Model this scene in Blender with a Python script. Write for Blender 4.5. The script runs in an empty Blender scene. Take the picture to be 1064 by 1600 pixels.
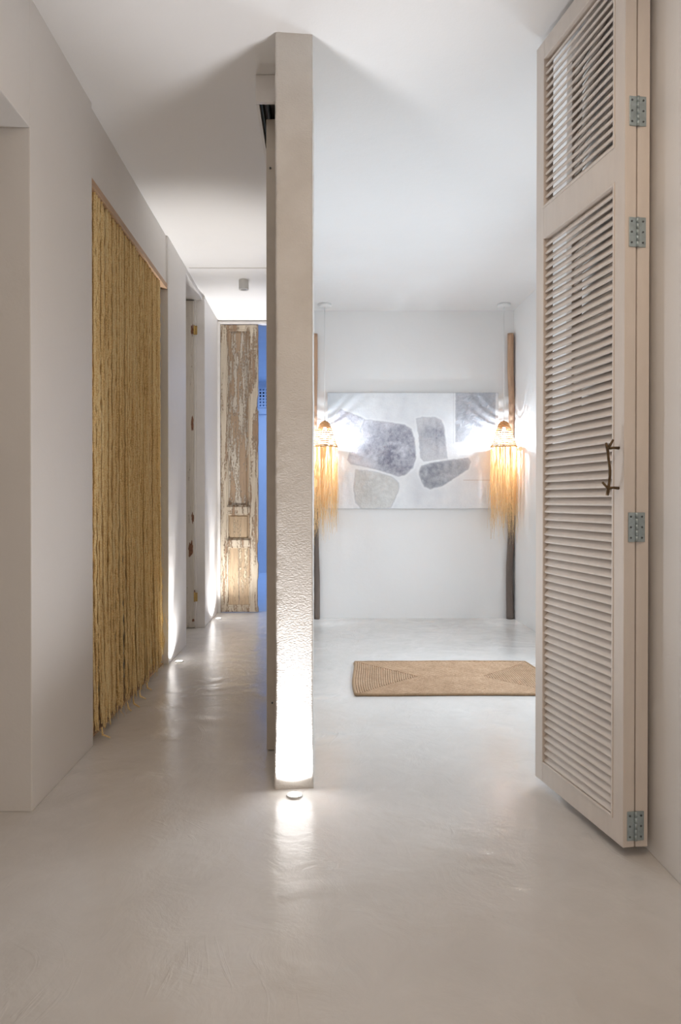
import bpy, bmesh, math, random
import numpy as np
from mathutils import Vector, Matrix, noise

S = bpy.context.scene
COL = S.collection
R = math.radians

# ------------------------------------------------------------------ camera
F = 1067.0                        # focal length in pixels of the 1064x1600 frame
EYE = 1.035
PITCH = R(-0.4)
cam_d = bpy.data.cameras.new('camera')
cam = bpy.data.objects.new('camera', cam_d)
COL.objects.link(cam)
cam.location = (0, 0, EYE)
cam.rotation_euler = (R(90) + PITCH, 0, 0)
cam_d.sensor_fit = 'VERTICAL'
cam_d.sensor_height = 36.0
cam_d.lens = F / 1600 * 36
cam_d.shift_x = (532 - 500) / 1600
cam_d.shift_y = (797 - 800) / 1600 - math.tan(PITCH) * F / 1600 * -1
cam_d.clip_start = 0.02
S.camera = cam

# ------------------------------------------------------------------ world, exposure, room lights
S.view_settings.view_transform = 'Standard'
S.view_settings.look = 'None'
S.view_settings.gamma = 1
S.view_settings.use_curve_mapping = False
S.view_settings.exposure = 0.0
S.cycles.use_denoising = True
S.cycles.max_bounces = 12
S.cycles.diffuse_bounces = 8
S.cycles.glossy_bounces = 4
S.cycles.transmission_bounces = 8
S.cycles.sample_clamp_indirect = 6
S.cycles.caustics_reflective = False
S.cycles.caustics_refractive = False

W = bpy.data.worlds.new('world')
S.world = W
W.use_nodes = True
W.node_tree.nodes['Background'].inputs[0].default_value = (0.55, 0.62, 0.75, 1)
W.node_tree.nodes['Background'].inputs[1].default_value = 0.15


def area(name, loc, rot, sx, sy, power, color):
    d = bpy.data.lights.new(name, 'AREA')
    d.shape = 'RECTANGLE'
    d.size, d.size_y = sx, sy
    d.energy = power
    d.color = color
    o = bpy.data.objects.new(name, d)
    COL.objects.link(o)
    o.location = loc
    o.rotation_euler = rot
    return o


def point(name, loc, power, color, radius):
    d = bpy.data.lights.new(name, 'POINT')
    d.energy = power
    d.color = color
    d.shadow_soft_size = radius
    o = bpy.data.objects.new(name, d)
    COL.objects.link(o)
    o.location = loc
    return o


def spot(name, loc, rot, power, color, size, blend, radius):
    d = bpy.data.lights.new(name, 'SPOT')
    d.energy = power
    d.color = color
    d.spot_size = R(size)
    d.spot_blend = blend
    d.shadow_soft_size = radius
    o = bpy.data.objects.new(name, d)
    COL.objects.link(o)
    o.location = loc
    o.rotation_euler = rot
    return o


# warm fill added in an invented window behind the camera, and unseen lights added or assumed in the hall and the rooms off it
area('front_fill', (0.0, -2.82, 1.55), (R(90), 0, 0), 1.5, 1.5, 9, (1.0, 0.79, 0.60))
area('side_room_fill', (-2.2, 0.6, 2.55), (0, 0, 0), 0.5, 0.5, 0.8, (1.0, 0.84, 0.68))  # unseen fill added in the near side room
area('assumed_ceiling_fill', (0.30, 0.9, 2.66), (0, 0, 0), 0.5, 0.5, 11.5, (1.0, 0.775, 0.575))  # ceiling source out of view, assumed from how the left wall is lit
area('grey_door_fill', (-2.1, 5.1, 2.55), (0, 0, 0), 0.5, 0.5, 5, (1.0, 0.90, 0.80))  # unseen fill added to brighten the grey door
area('assumed_blue_light', (0.35, 8.9, 2.70), (0, 0, 0), 1.0, 0.6, 42, (0.50, 0.66, 1.0))  # source out of view, assumed for the blue light of this room
# cool fill for the alcove, added in an invented window behind the louvred door
area('alcove_fill', (1.81, 3.88, 1.15), (0, R(72), 0), 1.1, 1.1, 37, (0.80, 0.90, 1.0))


# ------------------------------------------------------------------ materials
def new_mat(name):
    m = bpy.data.materials.new(name)
    m.use_nodes = True
    nt = m.node_tree
    b = nt.nodes['Principled BSDF']
    return m, nt, b


def N(nt, kind, **kw):
    n = nt.nodes.new(kind)
    for k, v in kw.items():
        if k in n.inputs.keys():
            n.inputs[k].default_value = v
        else:
            setattr(n, k, v)
    return n


def coords(nt, scale=(1, 1, 1), out='Object'):
    tc = N(nt, 'ShaderNodeTexCoord')
    mp = N(nt, 'ShaderNodeMapping')
    mp.inputs['Scale'].default_value = scale
    nt.links.new(tc.outputs[out], mp.inputs[0])
    return mp


def noise_tex(nt, mp, scale, detail=4, rough=0.55, dist=0.0):
    n = N(nt, 'ShaderNodeTexNoise')
    n.inputs['Scale'].default_value = scale
    n.inputs['Detail'].default_value = detail
    n.inputs['Roughness'].default_value = rough
    n.inputs['Distortion'].default_value = dist
    nt.links.new(mp.outputs[0], n.inputs['Vector'])
    return n


def ramp(nt, src, stops):
    r = N(nt, 'ShaderNodeValToRGB')
    el = r.color_ramp.elements
    while len(el) < len(stops):
        el.new(0.5)
    for e, (p, c) in zip(el, stops):
        e.position = p
        e.color = (*c, 1)
    nt.links.new(src, r.inputs[0])
    return r


def bump(nt, b, src, strength, dist=0.01):
    bp = N(nt, 'ShaderNodeBump')
    bp.inputs['Strength'].default_value = strength
    bp.inputs['Distance'].default_value = dist
    nt.links.new(src, bp.inputs['Height'])
    nt.links.new(bp.outputs[0], b.inputs['Normal'])
    return bp


def plain(name, color, rough=0.6, metal=0.0, nscale=30, var=0.06, bstr=0.1, scale=(1, 1, 1)):
    m, nt, b = new_mat(name)
    mp = coords(nt, scale)
    n = noise_tex(nt, mp, nscale)
    lo = tuple(c * (1 - var) for c in color)
    hi = tuple(min(1, c * (1 + var)) for c in color)
    r = ramp(nt, n.outputs[0], [(0.3, lo), (0.7, hi)])
    nt.links.new(r.outputs[0], b.inputs['Base Color'])
    b.inputs['Roughness'].default_value = rough
    b.inputs['Metallic'].default_value = metal
    if bstr:
        bump(nt, b, n.outputs[0], bstr, 0.002)
    return m


def emission(name, color, strength):
    m, nt, b = new_mat(name)
    b.inputs['Base Color'].default_value = (*color, 1)
    b.inputs['Emission Color'].default_value = (*color, 1)
    b.inputs['Emission Strength'].default_value = strength
    return m


def wall_material(name, color):
    m, nt, b = new_mat(name)
    mp = coords(nt)
    big = noise_tex(nt, mp, 1.6, 4)
    r = ramp(nt, big.outputs[0], [(0.3, tuple(c * 0.97 for c in color)), (0.7, color)])
    nt.links.new(r.outputs[0], b.inputs['Base Color'])
    b.inputs['Roughness'].default_value = 0.55
    b.inputs['Specular IOR Level'].default_value = 0.3
    mix = N(nt, 'ShaderNodeMath', operation='MULTIPLY_ADD')
    mid = noise_tex(nt, mp, 9, 5)
    fine = noise_tex(nt, mp, 120, 3)
    mix.inputs[1].default_value = 0.15
    nt.links.new(fine.outputs[0], mix.inputs[0])
    nt.links.new(mid.outputs[0], mix.inputs[2])
    bump(nt, b, mix.outputs[0], 0.25, 0.008)
    return m


WALL = wall_material('white_plaster', (0.82, 0.81, 0.80))
CEIL = wall_material('ceiling_plaster', (0.82, 0.815, 0.81))


def rough_plaster():
    m, nt, b = new_mat('rough_plaster')
    mp = coords(nt)
    big = noise_tex(nt, mp, 5, 5)
    r = ramp(nt, big.outputs[0], [(0.3, (0.66, 0.63, 0.59)), (0.7, (0.76, 0.735, 0.70))])
    nt.links.new(r.outputs[0], b.inputs['Base Color'])
    b.inputs['Roughness'].default_value = 0.6
    mp2 = coords(nt, (1, 1, 1.6))
    fine = noise_tex(nt, mp2, 120, 3, 0.6)
    bump(nt, b, fine.outputs[0], 0.5, 0.0045)
    return m


ROUGH = rough_plaster()


def floor_material():
    m, nt, b = new_mat('polished_microcement')
    mp = coords(nt)
    big = noise_tex(nt, mp, 1.3, 6, 0.6, 0.4)
    mid = noise_tex(nt, mp, 7, 5, 0.65, 0.8)
    mx = N(nt, 'ShaderNodeMath', operation='MULTIPLY_ADD')
    mx.inputs[1].default_value = 0.4
    nt.links.new(mid.outputs[0], mx.inputs[0])
    nt.links.new(big.outputs[0], mx.inputs[2])
    r = ramp(nt, mx.outputs[0], [(0.5, (0.585, 0.565, 0.54)), (0.95, (0.68, 0.662, 0.64))])
    nt.links.new(r.outputs[0], b.inputs['Base Color'])
    # curved trowel marks
    w = N(nt, 'ShaderNodeTexWave', wave_type='RINGS', rings_direction='Z')
    w.inputs['Scale'].default_value = 1.6
    w.inputs['Distortion'].default_value = 9
    w.inputs['Detail'].default_value = 5
    w.inputs['Detail Scale'].default_value = 1.3
    nt.links.new(mp.outputs[0], w.inputs['Vector'])
    mask = noise_tex(nt, mp, 2.6, 3)
    mr = ramp(nt, mask.outputs[0], [(0.48, (0, 0, 0)), (0.7, (0.8, 0.8, 0.8))])
    mul = N(nt, 'ShaderNodeMath', operation='MULTIPLY')
    nt.links.new(w.outputs['Fac'], mul.inputs[0])
    nt.links.new(mr.outputs[0], mul.inputs[1])
    add = N(nt, 'ShaderNodeMath', operation='MULTIPLY_ADD')
    add.inputs[1].default_value = 1.2
    nt.links.new(mx.outputs[0], add.inputs[0])
    nt.links.new(mul.outputs[0], add.inputs[2])
    # fine strokes left by the float, bent by a slow warp
    wn = N(nt, 'ShaderNodeTexNoise')
    wn.inputs['Scale'].default_value = 1.1
    wn.inputs['Detail'].default_value = 2
    nt.links.new(mp.outputs[0], wn.inputs['Vector'])
    vm = N(nt, 'ShaderNodeVectorMath', operation='MULTIPLY_ADD')
    nt.links.new(wn.outputs['Color'], vm.inputs[0])
    vm.inputs[1].default_value = (1.3, 1.3, 0)
    nt.links.new(mp.outputs[0], vm.inputs[2])
    st = N(nt, 'ShaderNodeMapping')
    st.inputs['Scale'].default_value = (26, 6, 1)
    nt.links.new(vm.outputs[0], st.inputs[0])
    strokes = noise_tex(nt, st, 1.0, 3, 0.55, 0.6)
    sk = ramp(nt, strokes.outputs[0], [(0.55, (0, 0, 0)), (0.72, (0.30, 0.30, 0.30))])
    sm_ = N(nt, 'ShaderNodeMath', operation='MULTIPLY')
    nt.links.new(sk.outputs[0], sm_.inputs[0])
    nt.links.new(mr.outputs[0], sm_.inputs[1])
    add2 = N(nt, 'ShaderNodeMath', operation='ADD')
    nt.links.new(sm_.outputs[0], add2.inputs[0])
    nt.links.new(add.outputs[0], add2.inputs[1])
    bump(nt, b, add2.outputs[0], 0.36, 0.012)
    rr = N(nt, 'ShaderNodeMapRange')
    rr.inputs['From Min'].default_value = 0.3
    rr.inputs['From Max'].default_value = 0.7
    rr.inputs['To Min'].default_value = 0.16
    rr.inputs['To Max'].default_value = 0.27
    nt.links.new(mid.outputs[0], rr.inputs['Value'])
    nt.links.new(rr.outputs[0], b.inputs['Roughness'])
    b.inputs['Specular IOR Level'].default_value = 0.5
    return m


FLOOR = floor_material()
LOUVRE = plain('limewashed_door_paint', (0.72, 0.66, 0.61), 0.5, 0, 14, 0.035, 0.12, (2, 2, 0.5))
STEEL = plain('galvanised_steel', (0.42, 0.50, 0.53), 0.42, 0.7, 60, 0.12, 0.1)
SCREW = plain('dark_screw_steel', (0.12, 0.14, 0.15), 0.5, 0.6, 90, 0.1, 0)
BRONZE = plain('aged_bronze', (0.13, 0.085, 0.045), 0.42, 0.75, 60, 0.3, 0.4)
BRASS = plain('aged_brass', (0.55, 0.38, 0.14), 0.38, 0.8, 80, 0.15, 0.1)
CURTWOOD = plain('pine_wood', (0.55, 0.37, 0.24), 0.6, 0, 18, 0.15, 0.1, (1, 0.2, 1))
WHITEMETAL = plain('white_painted_metal', (0.78, 0.78, 0.77), 0.4, 0, 20, 0.02, 0)
GREYMETAL = plain('grey_painted_metal', (0.60, 0.60, 0.59), 0.45, 0, 20, 0.03, 0)
DARKGAP = plain('dark_green_aluminium', (0.035, 0.045, 0.035), 0.5, 0.3, 20, 0.1, 0)
PANELPAINT = plain('sliding_panel_paint', (0.60, 0.545, 0.475), 0.5, 0, 12, 0.05, 0.06)
FRAMEPAINT = plain('white_frame_paint', (0.76, 0.74, 0.72), 0.45, 0, 12, 0.03, 0.05)
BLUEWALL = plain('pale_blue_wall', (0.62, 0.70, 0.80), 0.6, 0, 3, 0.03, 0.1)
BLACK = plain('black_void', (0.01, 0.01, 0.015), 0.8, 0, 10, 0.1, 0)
LENS = emission('uplight_glass', (1.0, 0.97, 0.90), 9.0)
BULB = emission('lamp_glass', (1.0, 0.97, 0.93), 7.0)
DARKLENS = plain('frosted_lens', (0.35, 0.35, 0.35), 0.3, 0, 20, 0.05, 0)


def rope_material():
    m, nt, b = new_mat('straw_rope')
    mp = coords(nt)
    n1 = noise_tex(nt, mp, 160, 4, 0.7)
    n2 = noise_tex(nt, coords(nt, (1, 25, 1.2)), 1.6, 2, 0.5)
    mx = N(nt, 'ShaderNodeMath', operation='MULTIPLY_ADD')
    mx.inputs[1].default_value = 0.6
    nt.links.new(n2.outputs[0], mx.inputs[0])
    nt.links.new(n1.outputs[0], mx.inputs[2])
    r = ramp(nt, mx.outputs[0], [(0.5, (0.42, 0.28, 0.11)), (0.74, (0.85, 0.63, 0.30)), (0.95, (0.95, 0.82, 0.50))])
    nt.links.new(r.outputs[0], b.inputs['Base Color'])
    b.inputs['Roughness'].default_value = 0.7
    bump(nt, b, n1.outputs[0], 0.6, 0.004)
    return m


ROPE = rope_material()


def raffia_material():
    m, nt, b = new_mat('raffia_fibre')
    mp = coords(nt, (60, 60, 1.5))
    n1 = noise_tex(nt, mp, 1.0, 3)
    r = ramp(nt, n1.outputs[0], [(0.3, (0.74, 0.50, 0.24)), (0.7, (0.90, 0.74, 0.47))])
    nt.links.new(r.outputs[0], b.inputs['Base Color'])
    b.inputs['Roughness'].default_value = 0.6
    tr = N(nt, 'ShaderNodeBsdfTranslucent')
    nt.links.new(r.outputs[0], tr.inputs[0])
    ms = N(nt, 'ShaderNodeMixShader')
    ms.inputs[0].default_value = 0.5
    out = nt.nodes['Material Output']
    nt.links.new(b.outputs[0], ms.inputs[1])
    nt.links.new(tr.outputs[0], ms.inputs[2])
    nt.links.new(ms.outputs[0], out.inputs[0])
    return m


RAFFIA = raffia_material()
WICKER = plain('wicker_coil', (0.42, 0.24, 0.10), 0.6, 0, 60, 0.2, 0.3)


def stick_material():
    m, nt, b = new_mat('driftwood_pole')
    tc = N(nt, 'ShaderNodeTexCoord')
    sep = N(nt, 'ShaderNodeSeparateXYZ')
    nt.links.new(tc.outputs['Object'], sep.inputs[0])
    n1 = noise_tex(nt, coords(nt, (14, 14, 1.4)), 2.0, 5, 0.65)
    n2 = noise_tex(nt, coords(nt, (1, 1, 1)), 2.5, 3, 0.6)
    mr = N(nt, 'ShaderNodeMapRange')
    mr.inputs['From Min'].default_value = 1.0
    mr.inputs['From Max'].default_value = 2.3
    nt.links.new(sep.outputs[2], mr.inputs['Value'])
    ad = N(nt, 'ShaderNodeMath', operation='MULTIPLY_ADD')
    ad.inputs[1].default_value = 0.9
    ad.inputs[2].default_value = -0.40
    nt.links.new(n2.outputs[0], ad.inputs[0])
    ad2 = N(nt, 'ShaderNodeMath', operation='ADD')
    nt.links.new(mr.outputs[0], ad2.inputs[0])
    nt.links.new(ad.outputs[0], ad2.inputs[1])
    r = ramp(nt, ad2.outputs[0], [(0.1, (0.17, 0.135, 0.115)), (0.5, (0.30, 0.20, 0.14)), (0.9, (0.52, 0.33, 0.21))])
    mxc = N(nt, 'ShaderNodeMix', data_type='RGBA', blend_type='MULTIPLY')
    mxc.inputs[0].default_value = 0.7
    r2 = ramp(nt, n1.outputs[0], [(0.3, (0.55, 0.52, 0.5)), (0.65, (1, 1, 1))])
    nt.links.new(r.outputs[0], mxc.inputs[6])
    nt.links.new(r2.outputs[0], mxc.inputs[7])
    nt.links.new(mxc.outputs[2], b.inputs['Base Color'])
    b.inputs['Roughness'].default_value = 0.75
    bump(nt, b, n1.outputs[0], 0.6, 0.006)
    return m


STICK = stick_material()


def peeling(name, wood, paint, paint2, cover, seed=0.0, sc=(26, 26, 2.4)):
    m, nt, b = new_mat(name)
    mp = coords(nt, sc)
    mp.inputs['Location'].default_value = (seed, seed * 1.7, seed * 0.6)
    grain = noise_tex(nt, mp, 2.2, 6, 0.7, 0.3)
    mp2 = coords(nt, (17, 17, 1.5))
    mp2.inputs['Location'].default_value = (seed * 2, seed, seed)
    patch = noise_tex(nt, mp2, 1.4, 7, 0.68, 0.25)
    mp3 = coords(nt, (60, 60, 30))
    chips = noise_tex(nt, mp3, 1.6, 4, 0.7)
    wr = ramp(nt, grain.outputs[0], [(0.3, tuple(c * 0.62 for c in wood)), (0.7, wood)])
    pr = ramp(nt, grain.outputs[0], [(0.3, paint2), (0.65, paint)])
    a = N(nt, 'ShaderNodeMath', operation='MULTIPLY_ADD')
    a.inputs[1].default_value = 0.45
    nt.links.new(chips.outputs[0], a.inputs[0])
    nt.links.new(patch.outputs[0], a.inputs[2])
    k = ramp(nt, a.outputs[0], [(cover - 0.02, (0, 0, 0)), (cover + 0.02, (1, 1, 1))])
    mx = N(nt, 'ShaderNodeMix', data_type='RGBA')
    nt.links.new(k.outputs[0], mx.inputs[0])
    nt.links.new(wr.outputs[0], mx.inputs[6])
    nt.links.new(pr.outputs[0], mx.inputs[7])
    nt.links.new(mx.outputs[2], b.inputs['Base Color'])
    b.inputs['Roughness'].default_value = 0.7
    h = N(nt, 'ShaderNodeMath', operation='MULTIPLY_ADD')
    h.inputs[1].default_value = 0.8
    nt.links.new(grain.outputs[0], h.inputs[0])
    nt.links.new(k.outputs[0], h.inputs[2])
    bump(nt, b, h.outputs[0], 1.0, 0.005)
    return m


OLD_A = peeling('peeling_cream_paint', (0.40, 0.27, 0.175), (0.60, 0.525, 0.42), (0.50, 0.42, 0.32), 0.685, 3.1, (40, 40, 2.4))
OLD_B = peeling('worn_panel_paint', (0.42, 0.30, 0.20), (0.54, 0.49, 0.42), (0.45, 0.39, 0.31), 0.74, 8.4, (44, 44, 1.6))
OLD_C = peeling('bare_old_board', (0.50, 0.37, 0.24), (0.66, 0.57, 0.42), (0.52, 0.42, 0.30), 0.80, 5.7)
OLD_G = peeling('worn_grey_paint', (0.40, 0.34, 0.28), (0.66, 0.62, 0.56), (0.56, 0.52, 0.46), 0.58, 1.3)
RUST = plain('rusty_bare_wood', (0.20, 0.095, 0.055), 0.8, 0, 60, 0.35, 0.5)


def rug_material():
    m, nt, b = new_mat('braided_jute')
    n1 = noise_tex(nt, coords(nt), 150, 4, 0.7)
    n2 = noise_tex(nt, coords(nt), 9, 4, 0.6)
    mx = N(nt, 'ShaderNodeMath', operation='MULTIPLY_ADD')
    mx.inputs[1].default_value = 0.5
    nt.links.new(n2.outputs[0], mx.inputs[0])
    nt.links.new(n1.outputs[0], mx.inputs[2])
    r = ramp(nt, mx.outputs[0], [(0.5, (0.30, 0.19, 0.11)), (0.75, (0.44, 0.295, 0.185)), (1.0, (0.56, 0.40, 0.27))])
    nt.links.new(r.outputs[0], b.inputs['Base Color'])
    b.inputs['Roughness'].default_value = 0.85
    bump(nt, b, n1.outputs[0], 0.6, 0.004)
    return m


JUTE = rug_material()


# ------------------------------------------------------------------ mesh helpers
def link(name, verts, faces, mat, parent=None, smooth=False, loc=None):
    me = bpy.data.meshes.new(name)
    me.from_pydata([tuple(v) for v in verts], [], faces)
    me.materials.append(mat)
    if smooth:
        me.polygons.foreach_set('use_smooth', [True] * len(me.polygons))
    me.update()
    o = bpy.data.objects.new(name, me)
    COL.objects.link(o)
    if parent:
        o.parent = parent
    if loc:
        o.location = loc
    return o


def boxes(name, bl, mat, parent=None, bevel=0.0, loc=None, seg=2):
    """bl: list of (x0,x1,y0,y1,z0,z1) joined as one mesh, origin at the base centre when loc is None and no parent"""
    bm = bmesh.new()
    for (x0, x1, y0, y1, z0, z1) in bl:
        vs = [bm.verts.new((x, y, z)) for x in (x0, x1) for y in (y0, y1) for z in (z0, z1)]
        for f in ((0, 1, 3, 2), (4, 6, 7, 5), (0, 4, 5, 1), (2, 3, 7, 6), (0, 2, 6, 4), (1, 5, 7, 3)):
            bm.faces.new([vs[i] for i in f])
    bmesh.ops.recalc_face_normals(bm, faces=bm.faces)
    if bevel:
        bmesh.ops.bevel(bm, geom=bm.edges[:], offset=bevel, segments=seg, affect='EDGES', profile=0.6)
    me = bpy.data.meshes.new(name)
    bm.to_mesh(me)
    bm.free()
    me.materials.append(mat)
    o = bpy.data.objects.new(name, me)
    COL.objects.link(o)
    if parent:
        o.parent = parent
    if loc:
        o.location = loc
    return o


class MB:
    def __init__(self):
        self.v, self.f = [], []

    def tube(self, pts, rad, sides=8, cap=True, squash=1.0, phase=0.0):
        base = len(self.v)
        n = len(pts)
        P = [Vector(p) for p in pts]
        prev = None
        for i in range(n):
            t = (P[min(i + 1, n - 1)] - P[max(i - 1, 0)])
            t = t.normalized() if t.length > 1e-9 else Vector((0, 0, 1))
            if prev is None:
                a = Vector((1, 0, 0)) if abs(t.x) < 0.9 else Vector((0, 1, 0))
                e1 = (a - t * a.dot(t)).normalized()
            else:
                e1 = (prev - t * prev.dot(t)).normalized()
            prev = e1
            e2 = t.cross(e1)
            r = rad[i] if hasattr(rad, '__len__') else rad
            for k in range(sides):
                a = 2 * math.pi * k / sides + phase
                self.v.append(P[i] + e1 * (r * math.cos(a)) + e2 * (r * squash * math.sin(a)))
        for i in range(n - 1):
            for k in range(sides):
                k2 = (k + 1) % sides
                self.f.append((base + i * sides + k, base + i * sides + k2, base + (i + 1) * sides + k2, base + (i + 1) * sides + k))
        if cap:
            self.f.append(tuple(base + k for k in range(sides))[::-1])
            self.f.append(tuple(base + (n - 1) * sides + k for k in range(sides)))

    def ring(self, c, r, tr, seg=32, sides=6, wob=0.0, rnd=None):
        base = len(self.v)
        for i in range(seg):
            a = 2 * math.pi * i / seg
            jr = r + (rnd.uniform(-wob, wob) if rnd else 0)
            jz = rnd.uniform(-wob, wob) if rnd else 0
            for k in range(sides):
                b = 2 * math.pi * k / sides
                rr = jr + tr * math.cos(b)
                self.v.append(Vector((c[0] + rr * math.cos(a), c[1] + rr * math.sin(a), c[2] + jz + tr * math.sin(b))))
        for i in range(seg):
            i2 = (i + 1) % seg
            for k in range(sides):
                k2 = (k + 1) % sides
                self.f.append((base + i * sides + k, base + i2 * sides + k, base + i2 * sides + k2, base + i * sides + k2))

    def lathe(self, prof, c=(0, 0, 0), seg=32):
        base = len(self.v)
        for (r, z) in prof:
            for i in range(seg):
                a = 2 * math.pi * i / seg
                self.v.append(Vector((c[0] + r * math.cos(a), c[1] + r * math.sin(a), c[2] + z)))
        for j in range(len(prof) - 1):
            for i in range(seg):
                i2 = (i + 1) % seg
                self.f.append((base + j * seg + i, base + j * seg + i2, base + (j + 1) * seg + i2, base + (j + 1) * seg + i))
        self.f.append(tuple(base + i for i in range(seg))[::-1])
        self.f.append(tuple(base + (len(prof) - 1) * seg + i for i in range(seg)))

    def quadstrip(self, left, right):
        base = len(self.v)
        for a, b in zip(left, right):
            self.v += [Vector(a), Vector(b)]
        for i in range(len(left) - 1):
            self.f.append((base + 2 * i, base + 2 * i + 1, base + 2 * i + 3, base + 2 * i + 2))

    def build(self, name, mat, parent=None, smooth=True, loc=None):
        return link(name, self.v, self.f, mat, parent, smooth, loc)


def thing(name, label, cat, loc=(0, 0, 0), rotz=0.0, group=None):
    o = bpy.data.objects.new(name, None)
    COL.objects.link(o)
    o.empty_display_size = 0.1
    o.location = loc
    o.rotation_euler = (0, 0, rotz)
    o['label'] = label
    o['category'] = cat
    if group:
        o['group'] = group
    return o


def tag(o, label, cat, group=None, kind=None):
    o['label'] = label
    o['category'] = cat
    if group:
        o['group'] = group
    if kind:
        o['kind'] = kind
    return o


def struct(o, label, cat='wall'):
    o['kind'] = 'structure'
    o['label'] = label
    o['category'] = cat
    return o


# ------------------------------------------------------------------ setting
H = 2.70
struct(boxes('floor', [(-3.0, 2.4, -3.2, 6.38, -0.12, 0.0)], FLOOR), 'polished beige microcement floor running through the whole hall', 'floor')
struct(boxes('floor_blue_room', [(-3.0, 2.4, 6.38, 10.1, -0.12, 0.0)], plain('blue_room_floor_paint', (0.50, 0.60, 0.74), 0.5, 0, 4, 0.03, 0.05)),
       'bluish floor of the small room beyond the peeling door', 'floor')
struct(boxes('ceiling', [(-3.0, 2.4, -3.2, 6.40, H, H + 0.12)], CEIL), 'smooth white plaster ceiling of the hall and alcove', 'ceiling')
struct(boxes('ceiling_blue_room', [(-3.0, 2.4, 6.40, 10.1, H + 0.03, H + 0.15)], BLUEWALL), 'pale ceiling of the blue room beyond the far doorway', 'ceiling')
struct(boxes('trim_1', [(-0.935, -0.155, 4.89, 6.31, H - 0.008, H + 0.01)], CEIL),
       'slightly lowered ceiling strip above the far end of the corridor', 'ceiling')

XL = -0.957
struct(boxes('wall_left', [
    (-1.16, XL, -3.0, 0.5, 0, H + 0.02),
    (-1.16, XL, 0.5, 2.263, 2.265, H + 0.02),
    (-1.16, XL, 2.263, 2.876, 0, H + 0.02),
    (-1.16, XL - 0.012, 2.870, 4.315, 2.40, H + 0.02),
    (-1.16, XL, 4.31, 4.885, 0, H + 0.02),
    (-1.16, XL, 4.880, 5.580, 2.663, H + 0.02),
    (-1.16, -0.944, 5.577, 6.40, 0, H + 0.02)], WALL, bevel=0.004),
    'white plaster wall left of the corridor, with openings', 'wall')
struct(boxes('wall_outer', [
    (-3.0, -2.8, -3.0, 10.1, 0, 2.92),
    (-2.8, -1.16, 2.45, 2.60, 0, H + 0.02),
    (-2.8, -1.16, 4.45, 4.60, 0, H + 0.02)], WALL), 'outer walls of the side rooms behind the left openings', 'wall')
struct(boxes('wall_right', [
    (0.97, 1.12, -3.0, 2.62, 0, H + 0.02),
    (1.12, 1.85, 2.47, 2.62, 0, H + 0.02)], WALL, bevel=0.004), 'plain white wall right of the louvred door', 'wall')
struct(boxes('wall_alcove_right', [(1.70, 1.85, 2.60, 3.28, 0, H + 0.02), (1.70, 1.85, 4.48, 6.15, 0, H + 0.02), (1.70, 1.85, 3.28, 4.48, 0, 0.55), (1.70, 1.85, 3.28, 4.48, 1.75, H + 0.02)], WALL), 'white right side wall of the alcove behind the louvred door', 'wall')  # low opening cut for the added alcove fill
struct(boxes('wall_alcove_back', [(-0.16, 1.85, 6.0, 6.40, 0, H + 0.02)], WALL), 'bright white back wall behind the grey painting', 'wall')
struct(boxes('wall_divider', [(-0.158, -0.078, 3.0, 6.40, 0, H + 0.02)], WALL), 'thin wall dividing the corridor from the alcove', 'wall')
struct(boxes('wall_corridor_end', [
    (-2.8, -0.944, 6.31, 6.40, 0, H + 0.02),
    (-0.944, -0.158, 6.31, 6.40, 2.668, H + 0.02)], WALL), 'white wall over the doorway at the far end of the corridor', 'wall')
struct(boxes('wall_blue_room', [
    (-2.8, 2.4, 9.77, 9.95, 0, 2.9),
    (1.0, 1.15, 6.40, 10.0, 0, 2.9)], BLUEWALL), 'pale blue-lit wall seen through the gap beside the peeling door', 'wall')
# wall behind the camera, its window opening added for the fill light
struct(boxes('wall_behind_camera', [
    (-3.0, -0.75, -3.2, -3.0, 0, H + 0.02), (0.75, 2.4, -3.2, -3.0, 0, H + 0.02),
    (-0.75, 0.75, -3.2, -3.0, 0, 0.80), (-0.75, 0.75, -3.2, -3.0, 2.30, H + 0.02)], WALL), 'white wall behind the viewer with an added square window opening', 'wall')
struct(boxes('fill_window_1', [
    (-0.75, -0.70, -3.15, -3.05, 0.8, 2.3), (0.70, 0.75, -3.15, -3.05, 0.8, 2.3),
    (-0.70, 0.70, -3.15, -3.05, 0.8, 0.85), (-0.70, 0.70, -3.15, -3.05, 2.25, 2.3),
    (-0.02, 0.02, -3.14, -3.06, 0.85, 2.25)], FRAMEPAINT), 'white window frame added around the fill light behind the viewer', 'window')

struct(boxes('fill_window_2', [
    (1.76, 1.84, 3.28, 3.32, 0.55, 1.75), (1.76, 1.84, 4.44, 4.48, 0.55, 1.75),
    (1.76, 1.84, 3.32, 4.44, 0.55, 0.59), (1.76, 1.84, 3.32, 4.44, 1.71, 1.75)], FRAMEPAINT), 'white low window frame added for the alcove fill light, hidden by the louvred door', 'window')
struct(boxes('assumed_lamp_frame', [(0.03, 0.05, 0.63, 1.17, 2.655, H), (0.55, 0.57, 0.63, 1.17, 2.655, H),
    (0.05, 0.55, 0.63, 0.65, 2.655, H), (0.05, 0.55, 1.15, 1.17, 2.655, H)], FRAMEPAINT), 'square frame added around the assumed ceiling lamp above the viewer', 'ceiling light')  # frame added for an assumed lamp that is out of view

# door casings at the corridor end
dc = struct(boxes('trim_2', [(-0.944, -0.918, 6.285, 6.345, 0, 2.682), (-0.918, -0.158, 6.285, 6.345, 2.660, 2.682)], FRAMEPAINT, bevel=0.003),
            'white door casing around the far doorway of the corridor', 'door frame')
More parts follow.
